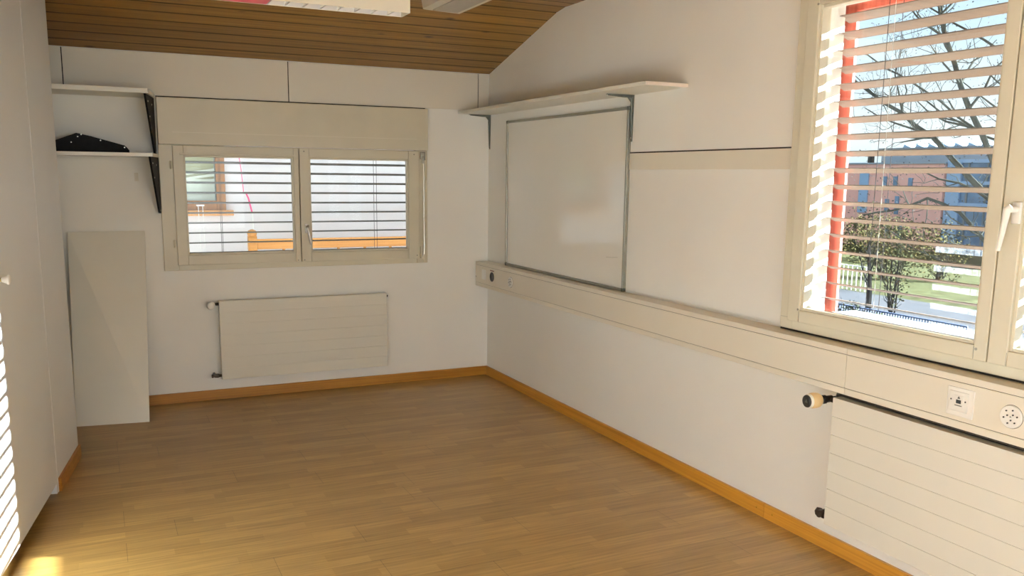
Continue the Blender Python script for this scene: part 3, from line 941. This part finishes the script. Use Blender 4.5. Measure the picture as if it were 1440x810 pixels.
# ------------------------------------------------------------------ ceiling lights
ZL = 2.350
t = thing('ceiling_light', (-2.03, -2.11, ZL), 'white louvred fluorescent lamp hanging parallel to the back wall', 'ceiling light')
x0, x1, ya, yb_ = -2.78, -1.372, -2.165, -2.036
b = B()
b.box((x0, ya, ZL), (x1, ya+0.004, ZL+0.105), 0.001); b.box((x0, yb_-0.004, ZL), (x1, yb_, ZL+0.105), 0.001)
b.box((x0, ya+0.004, ZL+0.095), (x1, yb_-0.004, ZL+0.105)); b.box((x0, ya+0.004, ZL), (x0+0.004, yb_-0.004, ZL+0.095)); b.box((x1-0.004, ya+0.004, ZL), (x1, yb_-0.004, ZL+0.095))
b.make('lamp_housing', 'lampbody', t)
b = B()
yc = (ya+yb_)/2
b.prism([(x0+0.006, ya+0.005, ZL+0.002), (x0+0.006, ya+0.007, ZL+0.002), (x0+0.006, ya+0.018, ZL+0.06), (x0+0.006, ya+0.016, ZL+0.06)], (x1-x0-0.012, 0, 0))
b.prism([(x0+0.006, yb_-0.005, ZL+0.002), (x0+0.006, yb_-0.007, ZL+0.002), (x0+0.006, yb_-0.03, ZL+0.06), (x0+0.006, yb_-0.028, ZL+0.06)], (x1-x0-0.012, 0, 0))
b.box((x0+0.006, ya+0.012, ZL+0.06), (x1-0.006, yb_-0.012, ZL+0.064))
xx = x1-0.075
while xx > x0+0.03:
    b.prism([(xx-0.004, ya+0.006, ZL+0.003), (xx+0.004, ya+0.006, ZL+0.003), (xx+0.0012, ya+0.012, ZL+0.045), (xx-0.0012, ya+0.012, ZL+0.045)], (0, (yb_-ya)-0.012, 0))
    xx -= 0.082
b.make('louver', 'louver', t)
b = B(); b.cyl((x0+0.03, yc, ZL+0.078), (x1-0.03, yc, ZL+0.078), 0.008, 12)
b.make('fluorescent_tube', 'white', t)
b = B(); b.box((-2.225, yb_-0.030, ZL+0.0025), (-2.025, yb_-0.0045, ZL+0.006)); b.box((-2.225, ya+0.008, ZL+0.001), (-2.025, yb_-0.0045, ZL+0.0030))  # solid red strips standing in for a red reflection in the louvre
b.make('red_glint', 'redglint', t, 'pinkish red strip painted in as a reflection in the louvre')
b = Sep()
for xx in (-2.5, -1.65): b.cyl((xx, yc, ZL+0.1), (xx, yc, ceil_z(yc)+0.006), 0.003, 8)
b.make('suspension_wire', 'steel', t)
b = Sep(); b.box((-1.462, ya-0.0012, ZL+0.055), (-1.458, ya+0.0005, ZL+0.10)); b.make('joint_line', 'gap', t)

ZM = 2.57
t = thing('ceiling_light', (-0.81, -1.7, ZM), 'flat white lamp with grey diffuser mounted on the board ceiling', 'ceiling light')
xa, xb = -0.955, -0.672
y1_, y0_ = -1.075, -2.45
# housing: tray with rounded front corner
def tray(z, inset):
    a0, a1, c0, c1 = xa+inset, xb-inset, y0_+inset, y1_-inset
    r = 0.035
    pts = [(a0, c0, z), (a1, c0, z), (a1, c1, z)]
    for i in range(5):
        an = math.pi/2 + i*math.pi/8
        pts.append((a0+r+r*math.cos(an), c1-r+r*math.sin(an)-0.03, z))
    return pts
b = B()
A = [b._v(p) for p in tray(ZC1, 0.0)]; Bq = [b._v(p) for p in tray(ZM, 0.012)]
b.bm.faces.new(A[::-1]); b.bm.faces.new(Bq)
for i in range(len(A)):
    j = (i+1) % len(A); b.bm.faces.new((A[i], A[j], Bq[j], Bq[i]))
b.make('lamp_housing', 'lampbody', t)
b = B(); b.box((xa+0.075, y0_+0.05, ZM-0.006), (xb-0.045, y1_-0.065, ZM+0.002), 0.003)
b.make('diffuser', 'diffuser', t, 'grey translucent cover')

# ------------------------------------------------------------------ outside, beyond the back window
def nslab(name, lo, hi, m, label=None, cat=None, bev=0.0):
    bb = B(); bb.box(lo, hi, bev); oo = bb.make(name, m)
    if label: tag(oo, label, cat)
    return oo
M_ = MAT
M_['deck'] = mat('terrace_slab', (0.5, 0.48, 0.44), 0.8, nscale=5, namt=0.1)
M_['pinew'] = wood_mat('orange_pine_wood', (0.46, 0.19, 0.045), (0.66, 0.31, 0.09), 'x', 40, 0.5)
M_['brownw'] = wood_mat('brown_window_wood', (0.22, 0.085, 0.02), (0.36, 0.15, 0.035), 'z', 50, 0.5)
M_['olive'] = mat('olive_blind_fabric', (0.40, 0.37, 0.22), 0.7, nscale=20, namt=0.05)
M_['pink'] = mat('pink_plastic', (0.85, 0.10, 0.28), 0.4)
struct(nslab('trim_8', (XL-2.5, WT+0.01, -0.25), (4.0, 2.8, -0.02), 'deck'), 'terrace slab outside the back window')
t = thing('house', (-1.5, 2.8, 0), 'white plastered house wall with brown window behind the back window', 'house')
b = B()
wx0, wx1, wz0, wz1 = -2.75, -1.70, 1.22, 2.15
b.box((XL-2.5, 2.8, -0.2), (wx0, 3.0, 3.0)); b.box((wx1, 2.8, -0.2), (1.99, 3.0, 3.0)); b.box((wx0, 2.8, -0.2), (wx1, 3.0, wz0)); b.box((wx0, 2.8, wz1), (wx1, 3.0, 3.0))
b.box((wx0-0.2, 3.3, 0.9), (wx1+0.2, 3.35, 2.4))
b.make('house_wall', 'render', t)
b = B(); b.box((wx0-0.05, 2.76, wz0-0.02), (wx0+0.07, 2.86, wz1+0.05), 0.004); b.box((wx1-0.0, 2.76, wz0-0.05), (wx1+0.085, 2.86, wz1+0.05), 0.004)
b.box((wx0, 2.765, wz1-0.03), (wx1, 2.86, wz1+0.05), 0.004)
b.box((wx0, 2.765, wz0), (wx1, 2.86, wz0+0.09), 0.004)
wf = b.make('window', 'brownw', t)
b = B(); b.box((wx0-0.06, 2.72, wz0-0.055), (wx1+0.15, 2.87, wz0-0.002), 0.004); b.make('window_sill', 'pinew', wf)
b = B(); b.box((wx0+0.05, 2.84, wz0+0.09), (wx1, 2.846, wz1-0.03)); b.make('pane', 'glass1', wf)
b = B(); b.box((wx0+0.05, 2.90, 1.49), (wx1, 2.904, wz1-0.03)); b.make('roller_blind', 'olive', wf)
b = B()  # slanted strips shaped to imitate sun stripes on the blind
for i in range(5):
    zz = 1.30+i*0.05
    b.prism([(wx0+0.05, 2.885, zz-0.06), (wx1, 2.885, zz+0.10), (wx1, 2.885, zz+0.125), (wx0+0.05, 2.885, zz-0.035)], (0, 0.004, 0))
b.box((wx0+0.05, 2.896, wz0+0.09), (wx1, 2.899, 1.52))
b.make('sun_stripes', 'shelf', wf, 'pale slanted strips imitating sunlight on the blind')

struct(nslab('wall_shade', (2.0, WT+0.02, -0.25), (2.25, 3.2, 4.4), 'render'), 'added unseen wall shading the white house wall from the sun')  # unseen wall added to keep the sun off the house wall
t = thing('wooden_bench', (-0.6, 2.35, -0.02), 'orange pine bench backrest with round-topped post outside the back window', 'bench')
b = B(); b.box((-1.485, 2.28, -0.02), (-1.405, 2.36, 0.99), 0.006); b.lathe((-1.445, 2.32, 0.98), (0, 0, 1), [(0, 0.028), (0.012, 0.04), (0.035, 0.046), (0.06, 0.036), (0.072, 0.012)], 20)
b.make('post', 'pinew', t, smooth=True)
b = B(); b.box((0.72, 2.28, -0.02), (0.80, 2.36, 0.95), 0.006); b.make('post', 'pinew', t)
b = B(); b.box((-1.404, 2.30, 0.86), (0.719, 2.335, 0.958), 0.006); b.make('top_rail', 'pinew', t)
b = B(); b.box((-1.404, 2.295, 0.60), (0.719, 2.33, 0.70), 0.006); b.box((-1.45, 1.9, 0.40), (0.75, 2.33, 0.44), 0.006); b.make('seat', 'pinew', t)
b = Sep()
for i in range(7):
    xq = -1.15+i*0.27
    b.cyl((xq, 2.317, 0.70), (xq, 2.317, 0.86), 0.014, 10)
b.make('spindle', 'pinew', t)
b = Sep()
for xq in (-1.40, 0.70): b.box((xq, 1.9, -0.02), (xq+0.06, 1.96, 0.40), 0.004)
b.make('leg', 'pinew', t)
# pink-and-white cord hanging from the neighbouring eave
t = thing('garland', (-1.45, 2.5, 3.0), 'thin pink and white cord hanging before the white house wall', 'cord')
b = B(); b.tube([(-1.60, 2.55, 2.99), (-1.56, 2.55, 2.2), (-1.49, 2.55, 1.62), (-1.475, 2.55, 1.40)], 0.004, 6); b.tube([(-1.455, 2.55, 1.40), (-1.43, 2.55, 1.34), (-1.40, 2.55, 1.2)], 0.008, 8); b.make('pink_cord', 'pink', t)
b = B(); b.tube([(-1.40, 2.55, 1.2), (-1.395, 2.55, 1.02)], 0.006, 8); b.make('white_tassel', 'cordw', t)
b = B(); b.box((-1.75, 2.5, 3.0), (-1.4, 2.8, 3.03)); b.make('holder_board', 'brownw', t)
t = thing('hanging_string', (-1.86, 2.6, 2.9), 'pair of thin white strings hanging below the brown house window', 'string')
b = B()
for xq in (-1.885, -1.845): b.tube([(xq, 2.68, 1.27), (xq+0.01, 2.68, 0.55)], 0.003, 6)
b.box((-1.90, 2.665, 1.262), (-1.83, 2.72, 1.275))
b.make('string_pair', 'cordw', t)

# ------------------------------------------------------------------ outside, beyond the right window
M_['grass'] = mat('grass_green', (0.050, 0.055, 0.030), 0.95, nscale=1.2, namt=0.4)
M_['asphalt'] = mat('asphalt', (0.028, 0.033, 0.043), 0.85, nscale=2, namt=0.15)
M_['paving'] = mat('pale_paving', (0.060, 0.065, 0.075), 0.85, nscale=1, namt=0.1)
M_['pinkr'] = mat('pink_render', (0.97, 0.50, 0.44), 0.85, nscale=0.2, namt=0.04)
M_['bluer'] = mat('pale_blue_panel', (0.34, 0.48, 0.72), 0.5, nscale=0.3, namt=0.05)
M_['bluegl'] = mat('blue_glazing', (0.14, 0.24, 0.40), 0.15, nscale=0.5, namt=0.3)
M_['roof'] = mat('grey_blue_roof', (0.34, 0.39, 0.46), 0.5, nscale=0.2, namt=0.1)
M_['greyr'] = mat('grey_render', (0.20, 0.22, 0.24), 0.8, nscale=0.2, namt=0.1)
M_['bark'] = mat('grey_green_bark', (0.035, 0.038, 0.034), 0.9, nscale=6, namt=0.35)
M_['twig'] = mat('dark_twig', (0.03, 0.03, 0.03), 0.9, nscale=6, namt=0.3)
M_['leaf'] = mat('olive_bush_leaf', (0.060, 0.056, 0.024), 0.8, nscale=3, namt=0.4)
M_['leafd'] = mat('dark_bush_leaf', (0.030, 0.036, 0.016), 0.8, nscale=3, namt=0.4)
M_['bluef'] = mat('blue_fence_paint', (0.06, 0.10, 0.22), 0.6)
M_['yellow'] = mat('yellow_paint', (0.75, 0.55, 0.05), 0.6)
M_['hedge'] = mat('bright_hedge', (0.06, 0.075, 0.015), 0.9, nscale=3, namt=0.35)
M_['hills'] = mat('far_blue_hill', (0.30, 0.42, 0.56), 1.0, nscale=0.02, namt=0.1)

for _k in ('grass', 'asphalt', 'paving', 'bark', 'twig', 'leaf', 'leafd', 'hedge', 'roof', 'pinkr', 'hills'):
    M_[_k].node_tree.nodes['Principled BSDF'].inputs['Specular IOR Level'].default_value = 0.0
M_['reveal'].node_tree.nodes['Principled BSDF'].inputs['Specular IOR Level'].default_value = 0.1
M_['slat'].node_tree.nodes['Principled BSDF'].inputs['Specular IOR Level'].default_value = 0.2

def gz(x):
    return -5.0 if x < 40 else (-5.0-(x-40)*0.055 if x < 130 else -9.95)
b = B(); b.box((WT+0.3, -60, -5.4), (40, 140, -5.0)); b.prism([(40, -60, -5.0), (130, -60, -9.95), (130, -60, -10.3), (40, -60, -5.4)], (0, 260, 0)); b.box((130, -60, -10.3), (320, 420, -9.95))
gr = b.make('ground', 'grass'); gr['kind'] = 'structure'
b = B(); b.box((16, -30, -5.0), (25.5, 110, -4.97)); st = b.make('street', 'asphalt'); st['kind'] = 'structure'
b = B(); b.box((30.5, -30, -5.0), (38, 110, -4.97)); st = b.make('pavement', 'paving'); st['kind'] = 'structure'

# pink building
t = thing('building', (118, 92, -9.9), 'long pink building with narrow blue windows seen through the right window', 'building')
b = B(); b.box((110, 83.7, -10), (128, 112, 4.1)); b.make('wall', 'pinkr', t)
b = B(); b.box((109.8, 83.5, 4.1), (128.2, 112.2, 4.35)); b.make('parapet', 'roof', t)
for (yw, z0_, z1_, ww) in ((98.35, -3.6, 2.9, 0.9), (98.35, -0.9, -0.2, 0.0), (94.2, 0.2, 2.2, 0.35), (92.2, 0.6, 2.2, 0.35), (93.5, -3.3, -1.3, 0.35), (91.6, -3.6, -0.8, 0.35), (93.0, -6.8, -4.6, 0.35), (90.6, -7.2, -5.2, 0.35), (89.4, 0.0, 2.0, 0.35)):
    if ww:
        bb = B(); bb.box((109.8, yw-ww, z0_), (110.1, yw+ww, z1_)); bb.make('window', 'bluegl' if ww < 0.6 else 'bluer', t)
t = thing('building', (120, 78, -9.9), 'blue glazed building wing right of the pink building', 'building')
b = B(); b.box((110.6, 40, -10), (128, 83.4, 4.6)); b.make('wall', 'bluegl', t)
b = B(); b.box((110.3, 81.2, -10), (110.7, 83.5, 4.7)); b.make('corner_panel', 'bluer', t, 'pale blue corner panel')
for i in range(5):
    bb = B(); bb.box((110.35, 40, -8.2+i*3.1), (110.6, 81.2, -7.7+i*3.1)); bb.make('floor_band', 'bluer', t)
b = Sep()
for i in range(14): b.box((110.45, 41+i*3.0, -10), (110.6, 41.25+i*3.0, 4.6))
b.make('mullion', 'greyr', t)
t = thing('building', (140, 88, -9.9), 'grey-blue roofed block with rooftop solar panels behind the pink building', 'building')
b = B(); b.box((134, 50, -10), (150, 117, 7.2)); b.make('wall', 'roof', t)
b = B(); b.box((133.7, 49, 7.2), (150.5, 117.5, 7.6)); b.make('roof', 'greyr', t)
b = Sep()
for i in range(22):
    yq = 54+i*2.7
    b.prism([(134.5, yq, 7.6), (134.5, yq+2.0, 7.6), (134.5, yq+1.6, 8.25)], (3, 0, 0))
b.make('solar_panel', 'hills', t)
t = thing('building', (150, 125, -9.9), 'dark grey house with chimney at the left behind the pink building', 'building')
b = B(); b.box((128.5, 112.6, -10), (133.5, 140, 4.3)); b.make('wall', 'greyr', t)
b = B(); b.box((128.6, 114.6, 4.3), (129.6, 115.3, 6.3)); b.make('chimney', 'hole', t)
b = B()
pts = []
b2 = [(260, -200+i*20, 4+5*noise.noise(Vector((i*0.37, 0.2, 0)))+ (2.5 if i > 14 else 0)) for i in range(32)]
vt = [b.bm.verts.new(p) for p in b2]; vb_ = [b.bm.verts.new((p[0], p[1], -12)) for p in b2]; vt2 = [b.bm.verts.new((p[0]+60, p[1], p[2]-2)) for p in b2]
for i in range(31):
    b.bm.faces.new((vb_[i], vb_[i+1], vt[i+1], vt[i])); b.bm.faces.new((vt[i], vt[i+1], vt2[i+1], vt2[i]))
hl = b.make('hills', 'hills'); hl['kind'] = 'structure'

# trees
def limb(bb, pts, r0, r1, depth, seg=7, wob=0.08, rnd=random, up=0.25, twig_len=1.0, dens=1.0):
    P = [Vector(p) for p in pts]
    # resample with a little wobble
    Q = [P[0]]
    for a, c in zip(P, P[1:]):
        n = max(2, int((c-a).length/0.35))
        for i in range(1, n+1):
            q = a.lerp(c, i/n)
            if i < n: q += Vector([rnd.uniform(-1, 1)*wob*0.35 for _ in range(3)])
            Q.append(q)
    n = len(Q)
    rad = [r0+(r1-r0)*(i/(n-1)) for i in range(n)]
    bb.tube([tuple(q) for q in Q], rad, seg, cap=False)
    if depth <= 0: return
    total = sum((a-c).length for a, c in zip(Q, Q[1:]))
    k = max(2, int(total*dens*(2.2 if depth > 1 else 4.0)))
    for j in range(k):
        f = rnd.uniform(0.12, 1.0)
        i = min(n-2, int(f*(n-1)))
        d = (Q[i+1]-Q[i]).normalized()
        side = Vector([rnd.uniform(-1, 1) for _ in range(3)])
        side = (side-d*side.dot(d)).normalized()
        dr_ = (d*0.7+side*0.9+Vector((0, 0, up))).normalized()
        L = twig_len*rnd.uniform(0.5, 1.2)
        p0 = Q[i]; p1 = p0+dr_*L*0.5; p2 = p1+(dr_+Vector((0, 0, up*0.8))+Vector([rnd.uniform(-.4, .4) for _ in range(3)])).normalized()*L*0.5
        rr = min(rad[i]*0.55, 0.03*twig_len+0.004)
        limb(bb, [p0, p1, p2], rr, max(0.003, rr*0.35), depth-1, 4 if depth <= 2 else 5, 0.1, rnd, up, twig_len*0.55, dens*1.15)

def catkins(bb, rnd, centre, ext, n, s):
    for _ in range(n):
        p = Vector([c+rnd.uniform(-e_, e_) for c, e_ in zip(centre, ext)])
        a = Vector([rnd.uniform(-1, 1) for _ in range(3)]).normalized()*s; c = a.orthogonal().normalized()*s*0.7
        vv = [bb.bm.verts.new(p+q) for q in (a, c, -a, -c)]
        bb.bm.faces.new(vv)

rnd = random.Random(11)
t = thing('bare_tree', (9.3, 1.0, -5.0), 'large bare tree with reaching branches close outside the right window', 'tree')
b = B()
limb(b, [(9.3, 1.0, -5.0), (9.25, 1.15, -2.0), (9.2, 1.45, 0.0), (9.1, 1.95, 1.1)], 0.13, 0.08, 0, 9, 0.1, rnd)
limb(b, [(9.1, 1.95, 1.1), (9.0, 2.28, 1.85), (9.0, 2.77, 2.65), (9.0, 3.41, 4.08), (8.9, 3.9, 6.2)], 0.048, 0.022, 3, 8, 0.08, rnd, 0.3, 1.3)
limb(b, [(9.1, 1.95, 1.0), (9.0, 2.60, 1.60), (9.0, 3.34, 2.25), (9.0, 4.29, 2.81), (8.9, 5.3, 3.5)], 0.05, 0.02, 3, 8, 0.08, rnd, 0.3, 1.2)
limb(b, [(9.2, 1.5, 0.1), (9.1, 2.1, 0.45), (9.0, 2.75, 1.12), (9.0, 3.35, 1.32), (9.0, 4.0, 1.10), (9.0, 4.6, 1.0)], 0.036, 0.012, 2, 7, 0.06, rnd, 0.1, 0.9)
limb(b, [(9.15, 1.7, 0.6), (9.3, 1.9, 2.2), (9.3, 2.15, 3.6), (9.2, 2.5, 6.0)], 0.05, 0.022, 3, 8, 0.08, rnd, 0.3, 1.3)
limb(b, [(9.0, 2.55, 2.3), (8.8, 3.5, 3.0), (8.7, 4.5, 3.6), (8.6, 5.6, 3.9)], 0.02, 0.008, 3, 6, 0.1, rnd, 0.2, 1.0)
limb(b, [(9.2, 1.5, 0.0), (9.3, 2.3, 0.3), (9.4, 3.1, 0.25), (9.4, 3.9, 0.5), (9.4, 4.7, 0.9)], 0.02, 0.008, 2, 6, 0.1, rnd, 0.3, 0.9)
limb(b, [(9.3, 2.4, 3.4), (9.6, 3.4, 3.9), (9.8, 4.6, 4.6), (9.9, 5.6, 5.4)], 0.022, 0.008, 3, 6, 0.1, rnd, 0.2, 1.1)
limb(b, [(9.3, 2.2, 4.2), (9.5, 2.8, 4.9), (9.7, 3.8, 5.3), (9.8, 4.8, 5.6)], 0.022, 0.008, 3, 6, 0.1, rnd, 0.2, 1.1)
limb(b, [(9.2, 1.9, 2.0), (9.6, 3.0, 2.3), (9.8, 4.2, 2.9), (9.9, 5.4, 3.1), (9.9, 6.2, 3.7)], 0.022, 0.007, 3, 6, 0.1, rnd, 0.2, 1.0)
b.make('branches', 'bark', t, smooth=True)
b = B(); catkins(b, rnd, (9.0, 3.5, 3.1), (0.9, 2.2, 1.9), 1800, 0.016); catkins(b, rnd, (9.0, 2.9, 1.0), (0.6, 1.4, 0.5), 200, 0.02)
o = b.make('catkins', 'twig', t); o['kind'] = 'stuff'

def bush(name, label, c, ext, n, s, mleaf, trunk=None, cat='bush'):
    tt = thing(name, (c[0], c[1], gz(c[0])), label, cat)
    bb = B()
    if trunk:
        limb(bb, trunk, 0.16, 0.06, 3, 6, 0.1, rnd, 0.35, 1.6, 0.8)
    else:
        for i in range(7):
            limb(bb, [(c[0], c[1]+rnd.uniform(-.3, .3), gz(c[0])), (c[0]+rnd.uniform(-.5, .5), c[1]+rnd.uniform(-1, 1)*ext[1]*0.6, c[2])], 0.05, 0.02, 2, 5, 0.1, rnd, 0.3, 1.0, 0.7)
    bb.make('branches', 'twig', tt)
    bb = B()
    for _ in range(n):
        v = Vector([rnd.gauss(0, 1) for _ in range(3)]).normalized()*rnd.random()**0.4
        p = Vector((c[0]+v.x*ext[0], c[1]+v.y*ext[1], c[2]+v.z*ext[2]))
        a = Vector([rnd.uniform(-1, 1) for _ in range(3)]).normalized()*s; q = a.orthogonal().normalized()*s*0.6
        vv = [bb.bm.verts.new(p+k_) for k_ in (a, q, -a, -q)]
        bb.bm.faces.new(vv)
    oo = bb.make('leaves', mleaf, tt); oo['kind'] = 'stuff'
    return tt
bush('small_tree', 'small olive budding tree with dark trunk beyond the street', (30, 23.6, -0.9), (1.2, 1.5, 1.6), 900, 0.06, 'leaf', [(30, 23.3, -5), (30, 23.35, -3.2), (30, 23.6, -1.0)], 'tree')
bush('shrub', 'dark leafy shrub right of the small olive tree', (33, 24.4, -2.3), (0.7, 0.7, 2.6), 700, 0.07, 'leafd')
bush('shrub', 'brownish twiggy shrub before the pink building', (48, 38.5, -3.4), (2, 3.0, 2.6), 1200, 0.10, 'leaf')
bush('shrub', 'olive shrub before the blue glazed wing', (52, 37.0, -3.6), (2, 2.0, 2.6), 1000, 0.10, 'leaf')
bush('shrub', 'round dark shrub at the foot of the small olive tree', (27.5, 22.0, -4.3), (0.7, 0.6, 0.6), 500, 0.06, 'leafd')
bush('shrub', 'low light shrub beside the white railing', (26.6, 19.6, -4.4), (0.6, 1.6, 0.5), 900, 0.06, 'hedge')
bush('shrub', 'wide hedge in front of the long pink building', (70, 58, -4.5), (2, 9, 2.6), 3500, 0.16, 'leaf')

def railing(name, label, x, y0_, y1_, zb_, h, m, step):
    tt = thing(name, (x, (y0_+y1_)/2, zb_), label, 'fence')
    bb = B(); bb.box((x-0.03, y0_, zb_+h-0.06), (x+0.03, y1_, zb_+h)); bb.box((x-0.03, y0_, zb_+0.12), (x+0.03, y1_, zb_+0.18)); bb.make('rail', m, tt)
    n = int((y1_-y0_)/step)
    bb = B()
    for i in range(n+1):
        yq = y0_+i*step
        bb.box((x-0.02, yq-0.025, zb_), (x+0.02, yq+0.025, zb_+h-0.02))
    oo = bb.make('baluster', m, tt); oo['kind'] = 'stuff'
    return tt
railing('railing', 'white railing beyond the street near the small tree', 38.5, 31, 42, -5.0, 1.5, 'white', 0.35)
railing('fence', 'dark blue fence beside the low light shrub', 28.6, 17.0, 23.8, -5.0, 0.85, 'bluef', 0.14)
t = thing('street_sign', (38, 35.2, -5.0), 'small yellow roadside sign left of the small olive tree', 'sign')
b = B(); b.cyl((38, 34.6, -5.0), (38, 34.6, -1.9), 0.04, 8); b.make('pole', 'steel', t)
b = B(); b.box((37.93, 34.2, -2.5), (37.96, 35.2, -1.9), 0.005); b.make('sign_panel', 'yellow', t)
